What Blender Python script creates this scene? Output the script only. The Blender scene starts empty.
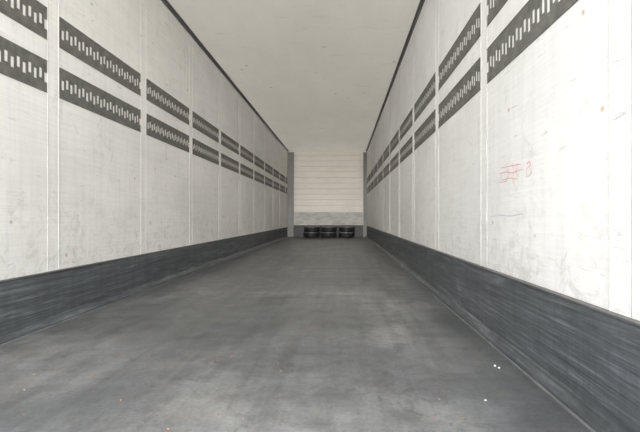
import bpy, bmesh, random, math
from mathutils import Vector
random.seed(4)
S=bpy.context.scene
S.view_settings.view_transform='Standard'
S.view_settings.look='None'
S.view_settings.exposure=0.0

CAMH=0.62
XL=-1.70; XR=0.78; ZC=2.69; YB=13.5; Y0=0.25   # interior limits (camera at x=0,y=0)
GAP0=2.53; PITCH=1.15

# ---------------- material helpers ----------------
class M:
    def __init__(s,name,rough=0.6,metal=0.0,spec=0.5):
        s.m=bpy.data.materials.new(name); s.m.use_nodes=True
        s.nt=s.m.node_tree; s.n=s.nt.nodes; s.l=s.nt.links
        s.b=s.n['Principled BSDF']
        s.b.inputs['Roughness'].default_value=rough
        s.b.inputs['Metallic'].default_value=metal
        s.b.inputs['Specular IOR Level'].default_value=spec
        s.tc=s.n.new('ShaderNodeTexCoord')
    def noise(s,scale=(1,1,1),sc=1,detail=4,rough=0.6,off=(0,0,0),dist=0):
        mp=s.n.new('ShaderNodeMapping'); mp.inputs['Scale'].default_value=scale; mp.inputs['Location'].default_value=off
        s.l.new(s.tc.outputs['Object'],mp.inputs[0])
        t=s.n.new('ShaderNodeTexNoise'); t.inputs['Scale'].default_value=sc; t.inputs['Detail'].default_value=detail
        t.inputs['Roughness'].default_value=rough; t.inputs['Distortion'].default_value=dist
        s.l.new(mp.outputs[0],t.inputs['Vector']); return t.outputs['Fac']
    def vor(s,scale=(1,1,1),sc=1,off=(0,0,0)):
        mp=s.n.new('ShaderNodeMapping'); mp.inputs['Scale'].default_value=scale; mp.inputs['Location'].default_value=off
        s.l.new(s.tc.outputs['Object'],mp.inputs[0])
        t=s.n.new('ShaderNodeTexVoronoi'); t.inputs['Scale'].default_value=sc
        s.l.new(mp.outputs[0],t.inputs['Vector']); return t.outputs['Distance']
    def ramp(s,fac,stops):
        r=s.n.new('ShaderNodeValToRGB'); e=r.color_ramp.elements
        while len(e)<len(stops): e.new(0.5)
        for i,(p,c) in enumerate(stops):
            e[i].position=p
            if not isinstance(c,tuple): c=(c,c,c)
            e[i].color=(*c,1)
        s.l.new(fac,r.inputs[0]); return r.outputs[0]
    def mix(s,fac,a,b,mode='MIX'):
        x=s.n.new('ShaderNodeMix'); x.data_type='RGBA'; x.blend_type=mode
        for sock,v in ((x.inputs[0],fac),(x.inputs[6],a),(x.inputs[7],b)):
            if hasattr(v,'is_linked'): s.l.new(v,sock)
            elif isinstance(v,tuple): sock.default_value=(*v,1)
            else: sock.default_value=v
        return x.outputs[2]
    def color(s,c):
        if hasattr(c,'is_linked'): s.l.new(c,s.b.inputs['Base Color'])
        else: s.b.inputs['Base Color'].default_value=(*c,1)
    def bump(s,h,st=0.2,d=0.01):
        b=s.n.new('ShaderNodeBump'); b.inputs['Strength'].default_value=st; b.inputs['Distance'].default_value=d
        s.l.new(h,b.inputs['Height']); s.l.new(b.outputs[0],s.b.inputs['Normal'])

def wall_mat(name,tint,seed):
    m=M(name,0.6,spec=0.25)
    dark=tuple(c*0.88 for c in tint)
    big=m.noise((1,.5,1),1.4,5,.6,(seed,seed*2,0))
    c=m.ramp(big,[(0.3,dark),(0.62,tint)])
    st=m.noise((1,1.2,55),1.6,5,.7,(seed,0,3))              # fine horizontal grain
    c=m.mix(0.26,c,m.ramp(st,[(0.33,0.72),(0.6,1.0)]),'MULTIPLY')
    vs=m.noise((1,14,0.8),1.7,4,.7,(0,seed,0))               # vertical streaks
    c=m.mix(0.2,c,m.ramp(vs,[(0.36,0.74),(0.55,1.0)]),'MULTIPLY')
    sc=m.noise((1,2.2,20),2.3,6,.75,(0,seed+4,9),1.2)        # dark scuffs
    c=m.mix(0.65,c,m.ramp(sc,[(0.32,(.5,.51,.53)),(0.38,(1.,1.,1.))]),'MULTIPLY')
    bl=m.noise((1,1.5,1.5),4,6,.8,(0,seed,2),.8)             # blotchy grime
    c=m.mix(0.55,c,m.ramp(bl,[(0.32,(.72,.71,.68)),(0.43,(1.,1.,1.))]),'MULTIPLY')
    sp=m.n.new('ShaderNodeSeparateXYZ'); m.l.new(m.tc.outputs['Object'],sp.inputs[0])
    low=m.ramp(sp.outputs['Z'],[(0.3,1.0),(0.95,0.0)])       # grime heavier low on the panel
    g2=m.noise((1,2.5,3),3,7,.8,(3,seed,1),1.)
    gm=m.mix(1.0,low,m.ramp(g2,[(0.51,0.0),(0.63,.65)]),'MULTIPLY')
    c=m.mix(gm,c,(.54,.52,.48))
    v=m.vor((1,1,1),5.5,(seed,3,seed))                       # rust specks
    c=m.mix(0.8,c,m.ramp(v,[(0.04,(.62,.46,.33)),(0.075,(1.,1.,1.))]),'MULTIPLY')
    m.color(c); m.bump(st,0.12,0.004)
    return m.m

mat_wl=wall_mat('painted_panel_left',(.885,.872,.835),1.3)
mat_wr=wall_mat('painted_panel_right',(.885,.878,.855),6.1)

def solid(name,c,rough=.6,metal=0,var=.25,scale=(1,1,1),sc=6):
    m=M(name,rough,metal)
    f=m.noise(scale,sc,5,.65)
    m.color(m.ramp(f,[(0.3,tuple(x*(1-var) for x in c)),(0.7,tuple(min(1,x*(1+var)) for x in c))]))
    return m.m
mat_joint=solid('joint_profile',(.80,.795,.77),.5,0,.06,(1,1,.3))
mat_seam=solid('seam_sealant',(.46,.455,.44),.7)
mat_rail=solid('rail_dark_galvanised',(.135,.132,.118),.6,.0,.35,(1,6,6),3)
mat_trim=solid('trim_dark_aluminium',(.13,.13,.128),.5,.2,.2)
mat_post=solid('post_grey_steel',(.20,.20,.195),.5,.1,.2,(1,1,.3))
mat_black=solid('black_rubber',(.018,.018,.02),.5,0,.3)
mat_rim=solid('worn_edge',(.26,.26,.26),.4,.3,.3)
mat_red=solid('red_marker_ink',(.80,.30,.33),.7)
mat_blue=solid('grey_scuff_mark',(.62,.63,.65),.7)
mat_chipw=solid('chip_white',(.75,.74,.70),.7)
mat_chipo=solid('chip_rust',(.34,.17,.09),.8)

# kick board
m=M('kickboard_worn_paint',.5,0.0,.4)
f=m.noise((1,.5,9),2.2,7,.7,(0,2,0),.6)
c=m.ramp(f,[(0.3,(.055,.06,.064)),(0.55,(.098,.107,.114)),(0.75,(.22,.23,.235))])
f2=m.noise((1,1.2,40),2.5,6,.75)
c=m.mix(.8,c,m.ramp(f2,[(0.3,.5),(0.52,1.0),(0.70,2.0)]),'MULTIPLY')
f3=m.noise((1,6,1.2),2.0,5,.7)
c=m.mix(.5,c,m.ramp(f3,[(0.35,.65),(0.6,1.2)]),'MULTIPLY')
m.color(c); m.bump(f2,.2,.004); mat_kick=m.m

# floor
m=M('floor_phenolic_ply',.5,0,.5)
a=m.noise((1,.9,1),1.1,6,.62,(3,1,0),.5)
c=m.ramp(a,[(0.34,(.086,.092,.097)),(0.5,(.130,.134,.137)),(0.64,(.205,.206,.202))])
b=m.noise((1.0,1.0,1),7,8,.78,(1,1,0),.6)
c=m.mix(.8,c,m.ramp(b,[(0.34,.62),(0.5,1.0),(0.66,1.35)]),'MULTIPLY')
s_=m.noise((9,.5,1),1.2,5,.65,(0,0,0),.35)                   # lengthwise wear tracks
c=m.mix(.5,c,m.ramp(s_,[(0.36,.66),(0.56,1.12)]),'MULTIPLY')
t_=m.noise((.7,5,1),1.1,5,.7,(2,4,0),.6)                     # crosswise bands, floor sheen painted into the colour
c=m.mix(.4,c,m.ramp(t_,[(0.36,.68),(0.58,1.15)]),'MULTIPLY')
fi=m.noise((1,1,1),70,3,.6)
c=m.mix(.4,c,m.ramp(fi,[(0.35,.7),(0.6,1.15)]),'MULTIPLY')
d=m.noise((1,1,1),2.3,6,.75,(7,3,0),1.5)
c=m.mix(m.ramp(d,[(0.54,0.0),(0.70,.35)]),c,(.19,.165,.13))
sn=m.noise((1,1,1),4.5,6,.7,(9,9,0),2.0)                     # dark stains
c=m.mix(m.ramp(sn,[(0.60,0.0),(0.66,.55)]),c,(.06,.063,.066))
m.color(c)
m.l.new(m.ramp(a,[(0.3,.30),(0.7,.52)]),m.b.inputs['Roughness'])
m.bump(fi,.25,.004); mat_floor=m.m

# ceiling : slightly translucent GRP roof sheet
m=M('ceiling_grp',.55,0,.4)
a=m.noise((1,.4,1),1.6,5,.6)
c=m.ramp(a,[(0.3,(.62,.60,.55)),(0.7,(.71,.69,.64))])
v=m.vor((1,1,1),3.0)
c=m.mix(.8,c,m.ramp(v,[(0.05,(.6,.45,.3)),(0.09,(1.,1.,1.))]),'MULTIPLY')
b2=m.noise((1,2.5,1),2.2,6,.7,(5,0,0),1.)
c=m.mix(.5,c,m.ramp(b2,[(0.30,.72),(0.42,1.0)]),'MULTIPLY')
m.color(c)
tr=m.n.new('ShaderNodeBsdfTranslucent'); tr.inputs[0].default_value=(.75,.71,.61,1)
mx=m.n.new('ShaderNodeMixShader'); mx.inputs[0].default_value=.07
m.l.new(m.b.outputs[0],mx.inputs[1]); m.l.new(tr.outputs[0],mx.inputs[2])
m.l.new(mx.outputs[0],m.n['Material Output'].inputs[0]); mat_ceil=m.m

# bulkhead
m=M('bulkhead_cream',.5,0,.3)
a=m.noise((1,1,1),1.5,5,.6)
c=m.ramp(a,[(0.3,(.86,.81,.73)),(0.7,(.92,.88,.81))])
g=m.noise((3,1,30),1.5,5,.7)
c=m.mix(.25,c,m.ramp(g,[(0.35,.75),(0.55,1.0)]),'MULTIPLY')
m.color(c); mat_bulk=m.m
m=M('bulkhead_scuffed_plate',.5,.0,.4)
a=m.noise((2,1,5),2.2,6,.7)
c=m.ramp(a,[(0.35,(.36,.355,.34)),(0.55,(.50,.49,.465)),(0.7,(.62,.60,.57))])
m.color(c); mat_plate=m.m
mat_out=solid('ground_concrete',(.65,.63,.59),.9,0,.15,(1,1,1),2)

# ---------------- mesh helper ----------------
class B:
    def __init__(s,name,mats):
        s.bm=bmesh.new(); s.name=name; s.mats=mats
    def box(s,x0,x1,y0,y1,z0,z1,mi=0):
        vs=[s.bm.verts.new(p) for p in ((x0,y0,z0),(x1,y0,z0),(x1,y1,z0),(x0,y1,z0),(x0,y0,z1),(x1,y0,z1),(x1,y1,z1),(x0,y1,z1))]
        for q in ((0,3,2,1),(4,5,6,7),(0,1,5,4),(1,2,6,5),(2,3,7,6),(3,0,4,7)):
            f=s.bm.faces.new([vs[i] for i in q]); f.material_index=mi
    def quad(s,pts,mi=0):
        f=s.bm.faces.new([s.bm.verts.new(p) for p in pts]); f.material_index=mi
    def prism(s,prof,y0,y1,mi=0):
        a=[s.bm.verts.new((x,y0,z)) for x,z in prof]; b=[s.bm.verts.new((x,y1,z)) for x,z in prof]
        n=len(prof)
        for i in range(n):
            f=s.bm.faces.new([a[i],a[(i+1)%n],b[(i+1)%n],b[i]]); f.material_index=mi
        f=s.bm.faces.new(a); f.material_index=mi
        f=s.bm.faces.new(b[::-1]); f.material_index=mi
    def lathe(s,cx,cy,prof,n=48,mi=0,closed=False):
        rings=[]
        for r,z in prof:
            rings.append([s.bm.verts.new((cx+r*math.cos(2*math.pi*i/n),cy+r*math.sin(2*math.pi*i/n),z)) for i in range(n)])
        K=len(rings)
        for k in range(K if closed else K-1):
            for i in range(n):
                f=s.bm.faces.new([rings[k][i],rings[k][(i+1)%n],rings[(k+1)%K][(i+1)%n],rings[(k+1)%K][i]])
                f.material_index=mi; f.smooth=True
    def done(s):
        bmesh.ops.recalc_face_normals(s.bm,faces=s.bm.faces)
        me=bpy.data.meshes.new(s.name); s.bm.to_mesh(me); s.bm.free()
        for k in s.mats: me.materials.append(k)
        o=bpy.data.objects.new(s.name,me); S.collection.objects.link(o); return o

# ---------------- shell ----------------
T=.04
o=B('floor',[mat_floor]); o.box(XL-T,XR+T,Y0,YB+T,-.08,0); o.done()
o=B('ceiling',[mat_ceil]); o.quad([(XL-T,Y0,ZC),(XR+T,Y0,ZC),(XR+T,YB+T,ZC),(XL-T,YB+T,ZC)]); o.done()

gaps_l=[GAP0+PITCH*i for i in range(-2,10) if Y0<GAP0+PITCH*i<YB-.1]
gaps_r=[2.37-.01+1.16*i for i in range(-1,10) if Y0<2.36+1.16*i<YB-.1]
def wall(name,x,sgn,mat,gaps):   # sgn: direction into room
    o=B(name,[mat,mat_joint,mat_seam])
    o.box(*(sorted((x,x-sgn*T))),Y0,YB+T,0,ZC,0)
    for g in gaps:
        o.box(*sorted((x,x+sgn*.0025)),g-.045,g+.045,.0,ZC,0)
        o.box(*sorted((x+sgn*.0005,x+sgn*.003)),g-.048,g-.045,.0,ZC,2)
        o.box(*sorted((x+sgn*.0005,x+sgn*.0035)),g+.045,g+.048,.0,ZC,1)
    o.done()
wall('wall_left',XL,1,mat_wl,gaps_l)
wall('wall_right',XR,-1,mat_wr,gaps_r)

# ---------------- lashing rails ----------------
def rails(x,sgn,gaps,z0,z1):
    o=B('lashing_rail',[mat_rail])
    xa,xb=sorted((x,x+sgn*.002))
    edges=[Y0-.05]+gaps+[YB-.10]
    for a,b in zip(edges[:-1],edges[1:]):
        ya=a+.055; yb=b-.055
        if yb-ya<.2: continue
        n=max(2,int((yb-ya-.03)/.040)); p=(yb-ya)/n
        h=z1-z0; sh=.30*h; of=.008
        zc=(z0+z1)/2
        o.box(xa,xb,ya,yb,z0,zc-sh/2-of)
        o.box(xa,xb,ya,yb,zc+sh/2+of,z1)
        for i in range(n):
            u=ya+i*p; w=p*.48
            o.box(xa,xb,u,u+w,zc-sh/2-of,zc+sh/2+of)       # web
            if i%2: o.box(xa,xb,u+w,u+p,zc-sh/2-of,zc-sh/2+of)
            else:   o.box(xa,xb,u+w,u+p,zc+sh/2-of,zc+sh/2+of)
        for zz in (z0,z1-.003):
            o.box(*sorted((x,x+sgn*.004)),ya,yb,zz,zz+.003)
    return o.done()
for x,s,g in ((XL,1,gaps_l),(XR,-1,gaps_r)):
    rails(x,s,g,1.335,1.52); rails(x,s,g,1.64,1.825)

# ---------------- kick boards ----------------
def kick(name,x,s,h):
    o=B(name,[mat_kick,mat_trim,mat_rim])
    o.prism([(x,0),(x+s*.050,0),(x+s*.050,.012),(x+s*.028,.035),(x+s*.022,.05),(x+s*.022,h-.012),(x+s*.014,h),(x,h)],Y0,YB-.35,0)
    o.box(*sorted((x+s*.0005,x+s*.026)),Y0,YB-.35,h-.001,h+.005,1)
    o.box(*sorted((x+s*.0505,x+s*.060)),Y0,YB-.35,.0005,.004,2)   # sealing strip on the floor
    o.done()
kick('baseboard_left',XL,1,.300)
kick('baseboard_right',XR,-1,.343)

# ceiling edge trims
for nm,x,s in (('trim_1',XL,1),('trim_2',XR,-1)):
    o=B(nm,[mat_trim]); 
    o.prism([(x,ZC-.001),(x+s*.032,ZC-.001),(x+s*.032,ZC-.008),(x+s*.010,ZC-.012),(x+s*.008,ZC-.034),(x,ZC-.034)],Y0,YB)
    o.done()

# ---------------- bulkhead ----------------
o=B('wall_back',[mat_bulk,mat_plate,mat_trim])
o.box(XL,XR,YB,YB+T,0,ZC,0)
z=.80
x0,x1=XL+.20,XR-.12
while z<ZC-.05:
    zt=min(z+.165,ZC-.02)
    o.quad([(x0,YB-.001,z),(x1,YB-.001,z),(x1,YB-.014,z+.022),(x0,YB-.014,z+.022)])
    o.quad([(x0,YB-.014,z+.022),(x1,YB-.014,z+.022),(x1,YB-.014,zt-.022),(x0,YB-.014,zt-.022)])
    o.quad([(x0,YB-.014,zt-.022),(x1,YB-.014,zt-.022),(x1,YB-.001,zt),(x0,YB-.001,zt)])
    z+=.175
o.box(x0,x1,YB-.03,YB-.002,.37,.76,1)
o.box(x0,x1,YB-.04,YB-.002,.755,.770,1)
o.done()
for s,x in ((1,XL),(-1,XR)):
    w=.19 if s>0 else .11
    o=B('corner_post',[mat_post])
    o.box(*sorted((x+s*.001,x+s*w)),YB-.09,YB-.001,.0,ZC-.05)
    o.box(*sorted((x+s*(w-.03),x+s*(w+.004))),YB-.11,YB-.09,.0,ZC-.05)
    o.done()
o=B('bulkhead_dark_recess',[mat_black,mat_rim])  # solid black box in place of the dark recess under the plate
o.box(x0,x1,YB-.10,YB-.041,.0,.34,0)
o.box(x0,x1,YB-.13,YB-.041,.34,.365,0)
o.done()
# tyres lying flat, two high
def tyre(cx,cy,z0):
    R=.245; h=.165; ri=.145
    o=B('tyre',[mat_black,mat_rim])
    prof=[(ri,.03),(ri+.01,.012),(ri+.03,.004),(R-.06,0),(R-.025,.008),(R-.008,.03)]
    for g in (.055,.083,.11):
        prof+=[(R,g-.007),(R-.009,g-.004),(R-.009,g+.004),(R,g+.007)]
    prof+=[(R-.008,h-.03),(R-.025,h-.008),(R-.06,h),(ri+.03,h-.004),(ri+.01,h-.012),(ri,h-.03)]
    prof=[(r,z+z0) for r,z in prof]
    o.lathe(cx,cy,prof,closed=True)
    o.lathe(cx,cy,[(R-.02,z0+h-.007),(R-.016,z0+h+.0),(R-.004,z0+h-.026),(R-.012,z0+h-.028)],mi=1,closed=True)
    o.done()
for px in (311.5,328.5,346.5):
    cx=(px-342)*(YB-.42)/430
    tyre(cx,YB-.42,.001); tyre(cx+.01,YB-.42,.169)

# ---------------- marks on the right wall ----------------
def P(px,py,off=.0015):
    y=XR*430/(px-342); z=CAMH+(217-py)*y/430
    return Vector((XR-off,y,z))
def stroke(o,pts,w,mi=0):
    for a,b in zip(pts[:-1],pts[1:]):
        d=(b-a); n=Vector((0,-d.z,d.y)).normalized()*w/2
        e=d.normalized()*w*.3
        o.quad([a-n-e,b-n+e,b+n+e,a+n-e],mi)
o=B('red_marker_scribble',[mat_red])
for st in (((501,168),(521,164)),((500,174),(506,172),(513,173),(522,169)),((502,180),(511,178),(518,179)),
           ((512,162),(514,170),(513,178),(515,185)),((506,164),(509,173),(507,181)),((518,163),(516,171),(519,177)),
           ((527,164),(530,161),(531,165),(528,168)),((531,168),(532,173),(528,177)),((527,168),(527,178)),((499,183),(507,181))):
    stroke(o,[P(*p) for p in st],.0028)
o.done()
o=B('grey_scuff_mark',[mat_blue])
for st in (((490,217),(500,215),(510,216),(523,214)),((455,238),(456,244),(459,249)),((512,108),(518,105)),((560,150),(566,146))):
    stroke(o,[P(*p) for p in st],.005)
o.done()

# ---------------- debris ----------------
o=B('floor_debris',[mat_chipw,mat_chipo])
def chip(x,y,r,mi):
    n=random.randint(4,6); a0=random.random()*6
    h=r*.35+.001
    b=[];t=[]
    for i in range(n):
        a=a0+2*math.pi*i/n; rr=r*random.uniform(.5,1.1)
        b.append(o.bm.verts.new((x+rr*math.cos(a),y+rr*math.sin(a),.0005)))
        t.append(o.bm.verts.new((x+.7*rr*math.cos(a),y+.7*rr*math.sin(a),h)))
    for i in range(n):
        o.bm.faces.new([b[i],b[(i+1)%n],t[(i+1)%n],t[i]]).material_index=mi
    o.bm.faces.new(t).material_index=mi
for i in range(420):
    y=1.0+8*random.random()**1.5
    chip(random.uniform(XL+.1,XR-.1),y,random.uniform(.0015,.0045),0 if random.random()<.02 else 1)
def FP(px,py):
    y=CAMH*430/(py-217); return (px-342)*y/430,y
for px,py,r in ((495,366,.008),(499,368,.006)):
    x,y=FP(px,py); chip(x,y,r,0)
o.done()

# ---------------- outside ----------------
o=B('ground',[mat_out]); o.box(-30,30,-40,40,-1.3,-1.2); o.done()  # unseen ground, added to bounce light up to the ceiling

# ---------------- light ----------------
w=bpy.data.worlds.new('sky'); S.world=w; w.use_nodes=True
bg=w.node_tree.nodes['Background']; bg.inputs[0].default_value=(.94,.96,1,1); bg.inputs[1].default_value=4.3
sd=bpy.data.lights.new('sun','SUN'); sd.energy=12.0; sd.angle=math.radians(40); sd.color=(1,.97,.92)
so=bpy.data.objects.new('sun',sd); S.collection.objects.link(so)
so.rotation_euler=Vector((-.0,1,-.01)).to_track_quat('-Z','Y').to_euler(); so.location=(0,-10,5)

# ---------------- camera ----------------
cd=bpy.data.cameras.new('camera'); co=bpy.data.objects.new('camera',cd); S.collection.objects.link(co)
co.location=(0,0,CAMH); co.rotation_euler=(math.radians(90),0,0)
cd.sensor_width=36; cd.lens=430/640*36; cd.shift_x=-22/640; cd.shift_y=1/640
cd.clip_start=.01
S.camera=co
